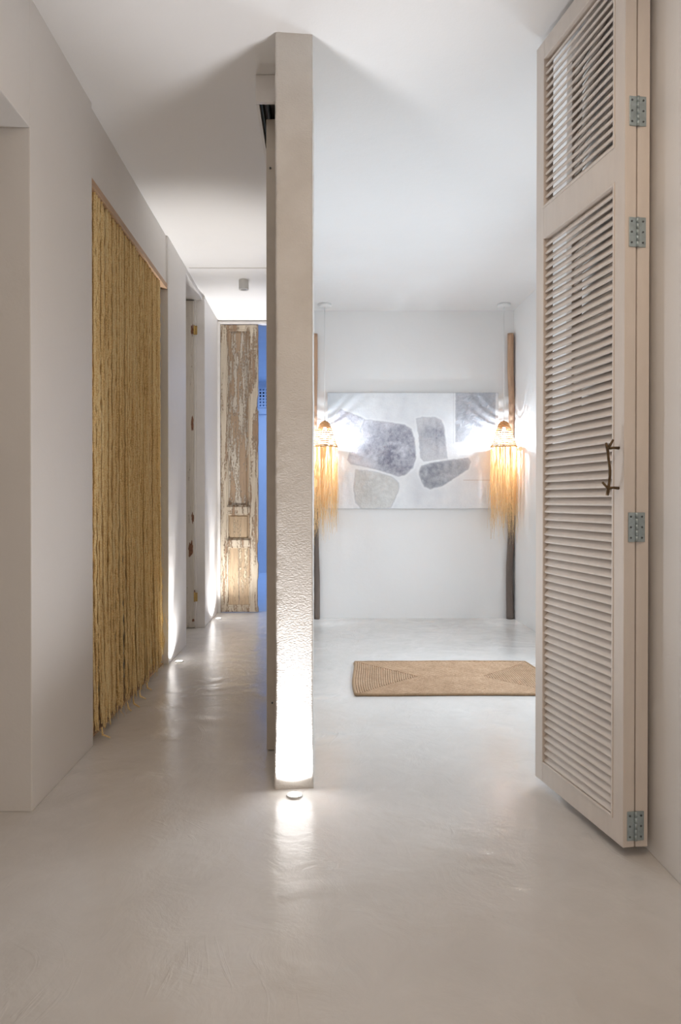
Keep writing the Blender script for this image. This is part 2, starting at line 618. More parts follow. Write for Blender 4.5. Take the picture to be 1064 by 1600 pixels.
# inner jamb of the side doorway that the grey door hangs on
struct(boxes('trim_3', [(-1.005, -0.938, 5.560, 5.600, 0, 2.663), (-1.022, -1.005, 5.545, 5.600, 0, 2.663)], FRAMEPAINT, bevel=0.003),
       'white door casing beside the brass hinges of the grey door', 'door frame')


# ---- rough plaster pillar at the front end of the dividing wall
def pillar():
    x0, x1, y0, y1 = -0.160, -0.0270, 2.437, 3.02
    ring = []
    nx, ny = 22, 40
    for i in range(nx):
        ring.append((x0 + (x1 - x0) * i / nx, y0 + 0.014 * i / nx))
    for i in range(ny):
        ring.append((x1, y0 + 0.014 + (y1 - y0 - 0.014) * i / ny))
    for i in range(nx):
        ring.append((x1 - (x1 - x0) * i / nx, y1))
    for i in range(ny):
        ring.append((x0, y1 - (y1 - y0) * i / ny))
    cx, cy = (x0 + x1) / 2, (y0 + y1) / 2
    nz = 330
    m = len(ring)
    vs, fs = [], []
    for j in range(nz + 1):
        z = (H + 0.01) * j / nz
        fl = 0.0045 * max(0.0, 1 - z / 0.17) ** 0.4 if z < 0.17 else 0
        for (x, y) in ring:
            ex = max(0.0, abs(x - cx) / ((x1 - x0) / 2) - 0.86) / 0.14
            ey = max(0.0, abs(y - cy) / ((y1 - y0) / 2) - 0.975) / 0.025
            corner = min(1, ex) * min(1, ey)
            n1 = noise.noise(Vector((x * 9, y * 9, z * 5.5)))
            n2 = noise.noise(Vector((x * 60, y * 60, z * 34 + 7)))
            sx = 1 if x > cx else -1
            sy = 1 if y > cy else -1
            px = x + (sx * ex if ex > 0 else 0) * (0.0022 * n1 + 0.0011 * n2 + fl - 0.003 * corner)
            py = y + (sy * ey if ey > 0 else 0) * (0.002 * n1 + 0.0010 * n2 - 0.003 * corner)
            vs.append((px, py, z))
    for j in range(nz):
        for i in range(m):
            i2 = (i + 1) % m
            fs.append((j * m + i, j * m + i2, (j + 1) * m + i2, (j + 1) * m + i))
    o = link('wall_pillar', vs, fs, ROUGH, None, True)
    struct(o, 'narrow rough-plastered end of the dividing wall with a light at its foot', 'pillar')


pillar()

# ------------------------------------------------------------------ sliding panel and its ceiling track left of the pillar
trk = thing('door_track', 'white ceiling track box with a dark channel left of the pillar', 'track', (-0.2, 2.68, 2.59))
boxes('front_cap', [(-0.052, 0.040, 0.0, 0.022, 0.005, 0.109)], FRAMEPAINT, trk, 0.002)
boxes('side_cover', [(-0.052, -0.040, 0.022, 2.9, 0.005, 0.109)], FRAMEPAINT, trk)
boxes('top_board', [(-0.040, 0.040, 0.022, 2.9, 0.085, 0.109)], FRAMEPAINT, trk)
boxes('channel', [(-0.038, -0.030, 0.024, 2.9, 0.028, 0.085), (-0.012, -0.006, 0.024, 2.9, 0.040, 0.085), (0.028, 0.038, 0.024, 2.9, 0.010, 0.085)], DARKGAP, trk)
sp = thing('sliding_panel', 'beige sliding door panel standing open along the pillar wall', 'sliding door', (-0.200, 2.82, 0))
boxes('panel', [(-0.018, 0.026, 0.012, 2.4, 0.006, 2.60)], PANELPAINT, sp)
boxes('edge_strip', [(-0.021, 0.028, -0.004, 0.012, 0.004, 2.602)], PANELPAINT, sp, 0.003)
boxes('top_roller', [(0.002, 0.014, 0.10, 0.16, 2.60, 2.63)], GREYMETAL, sp)
bb = MB()
bb.tube([(0.003, -0.009, 0.20), (0.003, -0.002, 0.20)], 0.004, 8)
bb.build('screw', SCREW, sp)
bb = MB()
bb.tube([(-0.004, -0.009, 2.40), (-0.004, -0.002, 2.40)], 0.004, 8)
bb.build('screw', SCREW, sp)


# ------------------------------------------------------------------ louvred folding door leaves
LW, LT = 0.528, 0.036
ZB, ZT = 0.030, 2.668


def slat_mesh():
    # cross-section in x (thickness) and z: low at the front, high at the back, rounded edges
    prof = []
    a = Vector((0.0080, -0.0102))
    b = Vector((0.0255, 0.0102))
    d = (b - a).normalized()
    n = Vector((-d.y, d.x)) * 0.0041
    for t in range(5):
        an = math.pi / 2 + math.pi * t / 4
        prof.append(a + n * math.sin(an) + d * 0.0041 * math.cos(an))
    for t in range(5):
        an = -math.pi / 2 + math.pi * t / 4
        prof.append(b + n * math.sin(an) + d * 0.0041 * math.cos(an))
    y0, y1 = 0.0545, LW - 0.0545
    vs = [(p.x, y0, p.y) for p in prof] + [(p.x, y1, p.y) for p in prof]
    m = len(prof)
    fs = [(i, (i + 1) % m, m + (i + 1) % m, m + i) for i in range(m)]
    fs.append(tuple(range(m))[::-1])
    fs.append(tuple(range(m, 2 * m)))
    me = bpy.data.meshes.new('slat')
    me.from_pydata(vs, [], fs)
    me.materials.append(LOUVRE)
    return me


SLAT = slat_mesh()
P1 = (0.100, 1.966)
P2 = (2.080, 2.602)


def louvre_leaf(label, loc, rotz):
    t = thing('louvred_door', label, 'door', loc, rotz, None)
    st = 0.055
    boxes('stile', [(0, LT, 0, st, ZB, ZT)], LOUVRE, t, 0.0018)
    boxes('stile', [(0, LT, LW - st, LW, ZB, ZT)], LOUVRE, t, 0.0018)
    boxes('rail', [(0.0006, LT - 0.0006, st, LW - st, ZB, P1[0])], LOUVRE, t)
    boxes('rail', [(0.0006, LT - 0.0006, st, LW - st, P1[1], P2[0])], LOUVRE, t)
    boxes('rail', [(0.0006, LT - 0.0006, st, LW - st, P2[1], ZT)], LOUVRE, t)
    for (z0, z1) in (P1, P2):
        w = 0.008
        y0, y1 = st - 0.006, LW - st + 0.006
        boxes('moulding', [(-0.0025, 0.004, y0, y0 + w, z0 - .006, z1 + .006), (-0.0025, 0.004, y1 - w, y1, z0 - .006, z1 + .006),
                           (-0.0025, 0.004, y0 + w, y1 - w, z0 - .006, z0 + .002), (-0.0025, 0.004, y0 + w, y1 - w, z1 - .002, z1 + .006)], LOUVRE, t, 0.001, None, 1)
        n = round((z1 - z0 - 0.006) / 0.0268)
        pitch = (z1 - z0 - 0.004) / n
        for k in range(n):
            s = bpy.data.objects.new('slat', SLAT)
            COL.objects.link(s)
            s.parent = t
            s.location = (0, 0, z0 + 0.002 + pitch * (k + 0.5))
            s.rotation_euler = (0, R(random.Random(k * 7 + int(z0 * 10)).uniform(-1.2, 1.2)), 0)
    return t


door_1 = louvre_leaf('white louvred shutter door leaf standing open, with a twig pull handle and hinges', (0.876, 1.968, 0), R(9.82))
door_2 = louvre_leaf('second louvred door leaf folded behind the first, against the right wall', (0.915, 1.975, 0), R(1.6))

# hinges joining the two leaves (on the near edges)
for hz in (2.155, 1.808, 0.958, 0.092):
    hb = 0.0425
    zz0, zz1 = hz - hb, hz + hb
    h = boxes('hinge', [(0.0125, LT - 0.0005, -0.0028, 0.0, zz0, zz1), (LT + 0.0045, LT + 0.028, -0.0048, 0.0015, zz0, zz1)], STEEL, door_1, 0.0008, None, 1)
    kb = MB()
    for j in range(5):
        a, b = zz0 + j * 0.017 + 0.0006, zz0 + (j + 1) * 0.017 - 0.0006
        kb.tube([(LT + 0.002, -0.0045, a), (LT + 0.002, -0.0045, b)], 0.0038, 10)
    kb.build('knuckle', STEEL, h)
    for xs in (0.020, LT + 0.018):
        for zs in (zz0 + 0.012, hz, zz1 - 0.012):
            s = MB()
            s.tube([(xs, -0.0060 if xs > LT else -0.0040, zs), (xs, -0.0015, zs)], 0.0030, 8)
            s.build('screw', SCREW, h)

# twig handle of cast bronze
hm = MB()
zy = lambda px: None
hy = 0.026
pts = [(-0.034, hy + .004, 1.050), (-0.033, hy + .002, 1.060), (-0.032, hy, 1.075), (-0.030, hy - .003, 1.105), (-0.031, hy - .004, 1.130),
       (-0.033, hy, 1.160), (-0.034, hy + .002, 1.180), (-0.036, hy + .003, 1.192), (-0.037, hy + .006, 1.203)]
hm.tube(pts, [0.0046, 0.0050, 0.0042, 0.0038, 0.0040, 0.0038, 0.0042, 0.0044, 0.0034], 8)
hm.tube([(-0.034, hy, 1.186), (-0.018, hy - .001, 1.1885), (0.000, hy - .001, 1.188)], [0.0040, 0.0036, 0.0046], 8)
hm.tube([(-0.033, hy, 1.071), (-0.018, hy, 1.0725), (0.000, hy, 1.071)], [0.0042, 0.0037, 0.0046], 8)
hm.tube([(-0.035, hy, 1.186), (-0.029, hy - .004, 1.198), (-0.022, hy - .007, 1.212)], [0.0038, 0.0036, 0.0030], 8)
hm.tube([(-0.033, hy, 1.070), (-0.040, hy + .004, 1.079), (-0.047, hy + .008, 1.089)], [0.0042, 0.0036, 0.0032], 8)
hd = hm.build('handle', BRONZE, door_1)
hd['label'] = 'dark bronze handle cast like a twig'


# ------------------------------------------------------------------ straw rope curtain
def curtain():
    rnd = random.Random(11)
    t = thing('rope_curtain', 'straw-coloured knotted rope curtain hanging in the left doorway', 'curtain', (-0.975, 3.58, 0))
    boxes('header_rail', [(-0.022, 0.013, -0.70, 0.735, 2.366, 2.398)], CURTWOOD, t, 0.003)
    m = MB()
    n = 114
    for k in range(n):
        layer = k % 3
        y = -0.695 + 1.325 * (k + rnd.uniform(-0.45, 0.45)) / n
        x = -0.004 - 0.014 * layer + rnd.uniform(-.004, .004)
        zend = 0.013 + abs(rnd.gauss(0.0, 0.035))
        if y > 0.40:
            zend += 0.03 * rnd.random()
        steps = 120
        pts, rad = [], []
        ph = rnd.uniform(0, 100)
        drift = rnd.gauss(0, 0.028)
        out = rnd.uniform(0.0, 0.05)
        thick = rnd.uniform(0.0055, 0.0085)
        for i in range(steps + 1):
            s = i / steps
            z = 2.372 + (zend - 2.372) * s
            wob = noise.noise(Vector((ph, z * 4.0, 0))) * 0.010 * min(1, s * 3)
            wob2 = noise.noise(Vector((ph, z * 22.0, 5))) * 0.0075
            yy = y + drift * s * s + wob + wob2
            xx = x + out * max(0, s - 0.55) ** 2 * 4 * 0.6 + noise.noise(Vector((ph + 30, z * 14, 0))) * 0.004
            pts.append((xx, yy, z))
            lump = 0.72 + 0.45 * abs(math.sin(z * 120 + ph)) + 0.22 * noise.noise(Vector((ph, z * 60, 9)))
            r = thick * lump * (1.06 - 0.25 * s * s)
            if s > 0.985:
                r *= 0.5
            rad.append(max(0.0025, r))
        m.tube(pts, rad, 5, True, 0.8, rnd.random())
    o = m.build('ropes', ROPE, t, smooth=False)
    o['kind'] = 'stuff'
    # loose fibres
    m = MB()
    for k in range(700):
        y = rnd.uniform(-0.69, 0.64)
        z = rnd.uniform(0.03, 2.3) if k % 3 == 0 else rnd.uniform(0.03, 0.7)
        L = rnd.uniform(0.03, 0.11)
        x = rnd.uniform(-0.02, 0.012 + (0.03 if z < 0.4 else 0))
        dy, dx = rnd.uniform(-0.02, 0.02), rnd.uniform(-0.006, 0.016)
        z2 = max(0.013, z - L)
        m.tube([(x, y, z), (x + dx, y + dy * 0.3, (z + z2) / 2), (x + dx * 1.3, y + dy, z2)], [0.0012, 0.001, 0.0006], 3)
    # some ends that lie on the floor
    for k in range(5):
        y = rnd.uniform(-0.62, 0.62)
        x = rnd.uniform(0.024, 0.04)
        pts = [(x, y, 0.05), (x + 0.006, y + rnd.uniform(-.01, .01), 0.02)]
        a = rnd.uniform(-1.2, 1.2)
        L = rnd.uniform(0.01, 0.035)
        pts.append((x + 0.008 + L * math.cos(a), y + L * math.sin(a), 0.008))
        m.tube(pts, [0.004, 0.005, 0.003], 5)
    o = m.build('frayed_fibres', ROPE, t, smooth=False)
    o['kind'] = 'stuff'


curtain()
# wooden threshold beneath the curtain
tag(boxes('threshold', [(-1.14, -0.992, 2.878, 4.308, 0.0, 0.008)], CURTWOOD, bevel=0.002),
    'thin wooden threshold strip on the floor beneath the rope curtain', 'threshold')
# dark bench standing in the unlit room behind the curtain
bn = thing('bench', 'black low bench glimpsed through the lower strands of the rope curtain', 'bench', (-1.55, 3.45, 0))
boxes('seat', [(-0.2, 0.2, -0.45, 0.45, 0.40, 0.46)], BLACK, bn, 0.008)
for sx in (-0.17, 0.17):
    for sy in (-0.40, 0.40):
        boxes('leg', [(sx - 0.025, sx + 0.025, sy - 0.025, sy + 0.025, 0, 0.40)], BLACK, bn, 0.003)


# ------------------------------------------------------------------ old door leaves
def worn_patch(parent, cx, cz, w, h, y, seed, name='worn_patch'):
    rnd = random.Random(seed)
    n = 34
    vs = []
    for yy in (y, y + 0.0016):
        rnd = random.Random(seed)
        for i in range(n):
            a = 2 * math.pi * i / n
            k = 0.78 + 0.45 * noise.noise(Vector((math.cos(a) * 1.6 + seed, math.sin(a) * 1.6, seed * 3.1))) + rnd.uniform(-0.07, 0.07)
            vs.append((cx + w / 2 * k * math.cos(a), yy, cz + h / 2 * k * math.sin(a)))
    fs = [tuple(range(n)), tuple(range(2 * n - 1, n - 1, -1))]
    fs += [(i, i + n, (i + 1) % n + n, (i + 1) % n) for i in range(n)]
    o = link(name, vs, fs, RUST, parent)
    o['label'] = 'rust-brown bare patch'
    return o


# peeling door at the corridor end: local x 0..0.352, front at local y=0
pd = thing('peeling_door', 'tall old door leaf with peeling cream paint at the corridor end', 'door', (-0.917, 6.300, 0.006))


def raised_panel(name, x0, x1, z0, z1, mat, parent, inset=0.010, field=0.022):
    """recessed flat with a raised field"""
    vs = [(x0, .016, z0), (x1, .016, z0), (x1, .016, z1), (x0, .016, z1),
          (x0 + field, .016, z0 + field), (x1 - field, .016, z0 + field), (x1 - field, .016, z1 - field), (x0 + field, .016, z1 - field),
          (x0 + field + inset, .009, z0 + field + inset), (x1 - field - inset, .009, z0 + field + inset),
          (x1 - field - inset, .009, z1 - field - inset), (x0 + field + inset, .009, z1 - field - inset),
          (x0, .03, z0), (x1, .03, z0), (x1, .03, z1), (x0, .03, z1)]
    fs = []
    for a in (0, 4):
        for i in range(4):
            j = (i + 1) % 4
            fs.append((a + i, a + j, a + 4 + j, a + 4 + i))
    fs.append((8, 9, 10, 11))
    for i in range(4):
        j = (i + 1) % 4
        fs.append((i, 12 + i, 12 + j, j))
    fs.append((15, 14, 13, 12))
    return link(name, vs, fs, mat, parent)


def ragged_stile(x0, x1, ztop, mat, parent, rag_right=False):
    n = 90
    vs, fs = [], []
    for i in range(n + 1):
        z = ztop * i / n
        e = 0.0
        if rag_right:
            e = -0.004 - 0.006 * abs(noise.noise(Vector((z * 7, 3, 1)))) - (0.008 if 0.02 < z < 1.15 and noise.noise(Vector((z * 3, 0, 5))) > 0.1 else 0)
            if 1.86 < z < 2.0:
                e -= 0.010
        b = 0.004
        vs += [(x0 + b, 0, z), (x1 + e - b, 0, z), (x1 + e, b, z), (x1 + e, 0.040, z), (x0, 0.040, z), (x0, b, z)]
    for i in range(n):
        for k in range(6):
            k2 = (k + 1) % 6
            fs.append((i * 6 + k, i * 6 + k2, (i + 1) * 6 + k2, (i + 1) * 6 + k))
    fs.append((5, 4, 3, 2, 1, 0))
    fs.append(tuple(n * 6 + k for k in range(6)))
    return link('stile', vs, fs, mat, parent)


DWd, DHt = 0.352, 2.648
ragged_stile(0.0, 0.058, DHt, OLD_A, pd)
ragged_stile(0.272, DWd, DHt, OLD_A, pd, True)
# rails in local z, converted from the photo heights (973 px = 0, 5.914 mm per px)
zz = lambda py: (973 - py) * 6.30 / 1067
boxes('rail', [(0.054, 0.278, 0.001, 0.039, 0.0, zz(964))], OLD_A, pd, 0.003)
boxes('rail', [(0.054, 0.278, -0.004, 0.039, zz(871), zz(860))], OLD_A, pd, 0.006)
boxes('rail', [(0.054, 0.278, -0.004, 0.039, zz(819.5), zz(808))], OLD_A, pd, 0.006)
boxes('rail', [(0.054, 0.278, 0.001, 0.039, zz(532), DHt)], OLD_A, pd, 0.004)
# inner mouldings framing the panels
for (za, zb) in ((zz(964), zz(871)), (zz(860), zz(819.5)), (zz(808), zz(532))):
    w = 0.012
    boxes('moulding', [(0.058, 0.058 + w, 0.003, 0.018, za, zb), (0.272 - w, 0.272, 0.003, 0.018, za, zb),
                       (0.058 + w, 0.272 - w, 0.003, 0.018, za, za + w), (0.058 + w, 0.272 - w, 0.003, 0.018, zb - w, zb)], OLD_A, pd, 0.003, None, 1)
boxes('board', [(0.060, 0.1655, 0.014, 0.028, zz(965), zz(870))], OLD_C, pd, 0.0015, None, 1)
boxes('board', [(0.1675, 0.272, 0.014, 0.028, zz(965), zz(870))], OLD_C, pd, 0.0015, None, 1)
raised_panel('panel', 0.060, 0.272, zz(861), zz(818.5), OLD_C, pd, 0.008, 0.022)
raised_panel('panel', 0.060, 0.272, zz(809), zz(531), OLD_B, pd, 0.012, 0.030)

# grey door leaf opened into the side room, seen through the second left opening
gd = thing('grey_door', 'old grey-painted door leaf with rust spots, open in the second left doorway', 'door', (-1.022, 5.520, 0.006))
DH2 = 2.640
boxes('stile', [(-0.092, 0.0, 0, 0.042, 0, DH2)], OLD_G, gd, 0.003)
boxes('stile', [(-0.700, -0.608, 0, 0.042, 0, DH2)], OLD_G, gd, 0.003)
for (a, b) in ((0, 0.14), (0.75, 0.84), (DH2 - 0.10, DH2)):
    boxes('rail', [(-0.608, -0.092, 0.001, 0.041, a, b)], OLD_G, gd, 0.002)
boxes('panel', [(-0.608, -0.092, 0.014, 0.028, 0.14, 0.75)], OLD_G, gd)
boxes('panel', [(-0.608, -0.092, 0.014, 0.028, 0.84, DH2 - 0.10)], OLD_G, gd)
g = lambda px, py: ((px - 500) / 1067 * 5.52 + 1.022, EYE - (py - 797) / 1067 * 5.52 - 0.006)
for i, (px, py, w, h) in enumerate(((300.5, 531, .022, .13), (300.8, 676, .026, .15), (301, 824, .022, .11), (297.5, 872, .048, .155), (301.5, 984, .022, .035), (304, 940, .010, .05))):
    cx, cz = g(px, py)
    worn_patch(gd, cx, cz, w, h, -0.0012, 20 + i)
for (py) in (531, 948):
    cz = EYE - (py - 797) / 1067 * 5.52 - 0.006
    hh = boxes('hinge', [(0.000, 0.030, 0.004, 0.008, cz - 0.036, cz + 0.036)], BRASS, gd, 0.001, None, 1)
    k = MB()
    k.tube([(0.006, 0.001, cz - 0.038), (0.006, 0.001, cz + 0.038)], 0.006, 10)
    k.build('knuckle', BRASS, hh)

# ------------------------------------------------------------------ blue room ventilation block
vb = thing('ventilation_block', 'pale blue pierced block screen on the ledge wall of the blue room', 'vent', (-0.78, 9.77, 1.60))
PX = 9.75 / 1067
rows, cols = 6, 6
cw = 4.9 * PX
x0g = (405.5 - 500) * PX + 0.78
ztop = EYE + (797 - 620.5) * PX - 1.60
bl = []
hole = cw * 0.55
for r_ in range(rows + 1):
    zc = ztop - r_ * cw
    bl.append((x0g - 0.02, x0g + cols * cw, -0.020, 0.0, zc - (cw - hole), zc))
for r_ in range(rows):
    zc = ztop - r_ * cw - (cw - hole)
    for c_ in range(cols + 1):
        xa = x0g + c_ * cw - (cw - hole)
        bl.append((xa, xa + (cw - hole), -0.020, 0.0, zc - hole, zc))
boxes('grid', bl, BLUEWALL, vb)
boxes('backing', [(x0g - 0.02, x0g + cols * cw, -0.005, -0.001, ztop - rows * cw, ztop)], plain('blue_grey_hole_shade', (0.20, 0.30, 0.45), 0.8, 0, 20, .1, 0), vb)  # darker sheet that paints the shade inside the holes
boxes('hole_shade', [(x0g, x0g + 2 * cw, -0.012, -0.005, ztop - 2.95 * cw, ztop - 1.15 * cw)], BLACK, vb)  # black slab painting the deep shade of a few holes
boxes('ledge', [(x0g - 0.05, x0g + cols * cw, -0.03, 0.0, ztop - rows * cw - 0.11, ztop - rows * cw - 0.09)], BLUEWALL, vb)

# ------------------------------------------------------------------ surface-mounted ceiling spot
dl = thing('ceiling_spotlight', 'small grey cylinder spotlight mounted on the corridor ceiling', 'ceiling light', (-0.574, 5.15, 2.622))
m = MB()
m.lathe([(0.030, 0.000), (0.036, 0.000), (0.037, 0.003), (0.037, 0.070)], seg=40)
m.build('body', GREYMETAL, dl, smooth=False)
m = MB()
m.lathe([(0.014, -0.002), (0.021, -0.001), (0.021, 0.006)], seg=32)
m.build('lens', DARKLENS, dl)


# ------------------------------------------------------------------ floor uplights
def uplight(x, y, label, core, wide, r=0.029, rot=(R(180), 0, 0), col=(0.97, 0.97, 1.0), size=52):
    t = thing('floor_uplight', label, 'floor light', (x, y, 0), 0, 'small round lights set in the floor')
    m = MB()
    m.lathe([(r * 0.80, 0.0045), (r * 0.86, 0.007), (r * 0.97, 0.006), (r, 0.003), (r, 0.0)], seg=40)
    m.v = m.v
    m.f = m.f[:-2]
    m.build('rim', GREYMETAL, t)
    m = MB()
    m.lathe([(r * 0.83, 0.0), (r * 0.83, 0.0048), (r * 0.5, 0.0058)], seg=32)
    m.build('lens', LENS, t)
    a = spot('uplight_beam', (0, 0, 0.012), rot, core, col, size, 1.0, 0.012)
    a.parent = t
    b = spot('uplight_glow', (0, 0, 0.012), (R(180), 0, 0), wide, col, 150, 1.0, 0.012)
    b.parent = t
    return t


uplight(-0.0893, 2.386, 'lit round floor light directly in front of the rough pillar', 88, 32, rot=(R(180) + R(5), 0, 0), size=42)
uplight(-0.905, 4.375, 'lit round floor light at the foot of the wall after the rope curtain', 165, 24, 0.027, rot=(R(180), R(4), 0), size=38, col=(1.0, 0.975, 0.95))
uplight(-0.889, 5.97, 'farthest lit floor light, beside the peeling door', 230, 45, 0.027, rot=(R(180), R(4), 0), size=40, col=(1.0, 0.975, 0.95))


# ------------------------------------------------------------------ pendant lamps
def pendant(x, y, label, seed):
    rnd = random.Random(seed)
    zb = 1.490
    t = thing('raffia_pendant_lamp', label, 'pendant lamp', (x, y, 0), 0, 'raffia pendant lamps either side of the painting')
    m = MB()
    m.lathe([(0.052, 2.676), (0.055, 2.680), (0.055, 2.6995), (0.050, 2.7)], seg=40)
    m.build('ceiling_canopy', WHITEMETAL, t)
    m = MB()
    m.tube([(0, 0, 2.68), (0, 0, 1.69)], 0.0028, 8)
    m.build('cord', WHITEMETAL, t)
    m = MB()
    m.lathe([(0.016, 1.655), (0.018, 1.66), (0.018, 1.70), (0.010, 1.712)], seg=20)
    m.build('socket', WICKER, t)
    # shade: coiled rings, bell profile, tied with verticals
    prof = [(0.026, 1.700), (0.036, 1.690), (0.044, 1.676), (0.050, 1.660), (0.056, 1.643), (0.062, 1.625), (0.067, 1.607), (0.072, 1.589),
            (0.078, 1.571), (0.083, 1.553), (0.089, 1.535), (0.095, 1.518), (0.103, 1.502), (0.109, 1.490)]
    for i, (r, z) in enumerate(prof):
        m = MB()
        m.ring((0, 0, z), r, 0.0056 if i >= 12 else 0.0050, 36, 6, 0.0012, rnd)
        m.build('wicker_ring', WICKER, t)
    m = MB()
    for k in range(20):
        a = 2 * math.pi * k / 20 + rnd.uniform(-.05, .05)
        m.tube([((r + 0.002) * math.cos(a + 0.03 * i), (r + 0.002) * math.sin(a + 0.03 * i), z) for i, (r, z) in enumerate(prof)], 0.0017, 4)
    o = m.build('wicker_ties', WICKER, t)
    # fringe
    m = MB()
    for k in range(420):
        a = rnd.uniform(0, 2 * math.pi)
        r0 = 0.107 + rnd.uniform(-0.006, 0.004)
        L = rnd.triangular(0.38, 0.86, 0.52)
        w = rnd.uniform(0.0012, 0.0030)
        st = 11
        dr = rnd.gauss(-0.012, 0.016)
        da = rnd.gauss(0, 0.32)
        tw = rnd.uniform(0, 6.28)
        lf, rt = [], []
        ph = rnd.uniform(0, 50)
        for i in range(st + 1):
            s = i / st
            aa = a + da * s * s
            rr = r0 + dr * s + noise.noise(Vector((ph, s * 4, 0))) * 0.020 * s
            ofs = noise.noise(Vector((ph + 9, s * 6, 2))) * 0.030 * s
            cx_, cy_ = rr * math.cos(aa) - ofs * math.sin(aa), rr * math.sin(aa) + ofs * math.cos(aa)
            z = zb - L * s
            ta = aa + math.pi / 2 + tw * 0.3 * s
            ww = w * (1 - 0.6 * s)
            lf.append((cx_ - ww * math.cos(ta), cy_ - ww * math.sin(ta), z))
            rt.append((cx_ + ww * math.cos(ta), cy_ + ww * math.sin(ta), z))
        m.quadstrip(lf, rt)
    o = m.build('raffia_fringe', RAFFIA, t)
    o['kind'] = 'stuff'
    m = MB()
    m.lathe([(0.004, 1.560), (0.018, 1.566), (0.027, 1.582), (0.029, 1.598), (0.024, 1.618), (0.015, 1.638), (0.013, 1.660)], seg=24)
    m.build('bulb', BULB, t)
    p = point('pendant_glow', (0, 0, 1.545), 28, (0.82, 0.91, 1.0), 0.014)
    p.parent = t
    return t


pendant(0.040, 5.80, 'lit raffia-fringed pendant left of the painting, beside the pillar', 3)
pendant(1.560, 5.80, 'lit raffia-fringed pendant right of the painting, by the corner pole', 8)


# ------------------------------------------------------------------ driftwood poles
def pole(x, label, knots, seed):
    rnd = random.Random(seed)
    P = []
    y = 5.965
    for (z, dx, r) in knots:
        P.append((z, dx, r))
    pts, rad = [], []
    n = 90
    for i in range(n + 1):
        z = P[0][0] + (P[-1][0] - P[0][0]) * i / n
        for a, b in zip(P[:-1], P[1:]):
            if a[0] <= z <= b[0] + 1e-6:
                s = (z - a[0]) / (b[0] - a[0])
                s = s * s * (3 - 2 * s)
                dx = a[1] + (b[1] - a[1]) * s
                r = a[2] + (b[2] - a[2]) * s
                break
        pts.append((dx, 0.002 * math.sin(z * 5), z))
        rad.append(r * (1 + 0.05 * noise.noise(Vector((seed, z * 14, 0)))))
    m = MB()
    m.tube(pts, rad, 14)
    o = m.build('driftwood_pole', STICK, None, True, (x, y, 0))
    tag(o, label, 'wooden pole', 'driftwood poles leaning in the alcove corners')


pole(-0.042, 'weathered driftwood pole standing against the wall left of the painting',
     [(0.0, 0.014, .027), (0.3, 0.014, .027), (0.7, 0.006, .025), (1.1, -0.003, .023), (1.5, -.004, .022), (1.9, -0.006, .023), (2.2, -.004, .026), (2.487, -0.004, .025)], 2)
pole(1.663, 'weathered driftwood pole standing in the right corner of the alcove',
     [(0.002, -0.002, .031), (0.4, -0.006, .030), (0.75, 0.006, .028), (1.1, 0.006, .027), (1.5, 0.004, .026), (1.85, 0.010, .025), (2.2, -0.001, .027), (2.49, -0.001, .027)], 5)


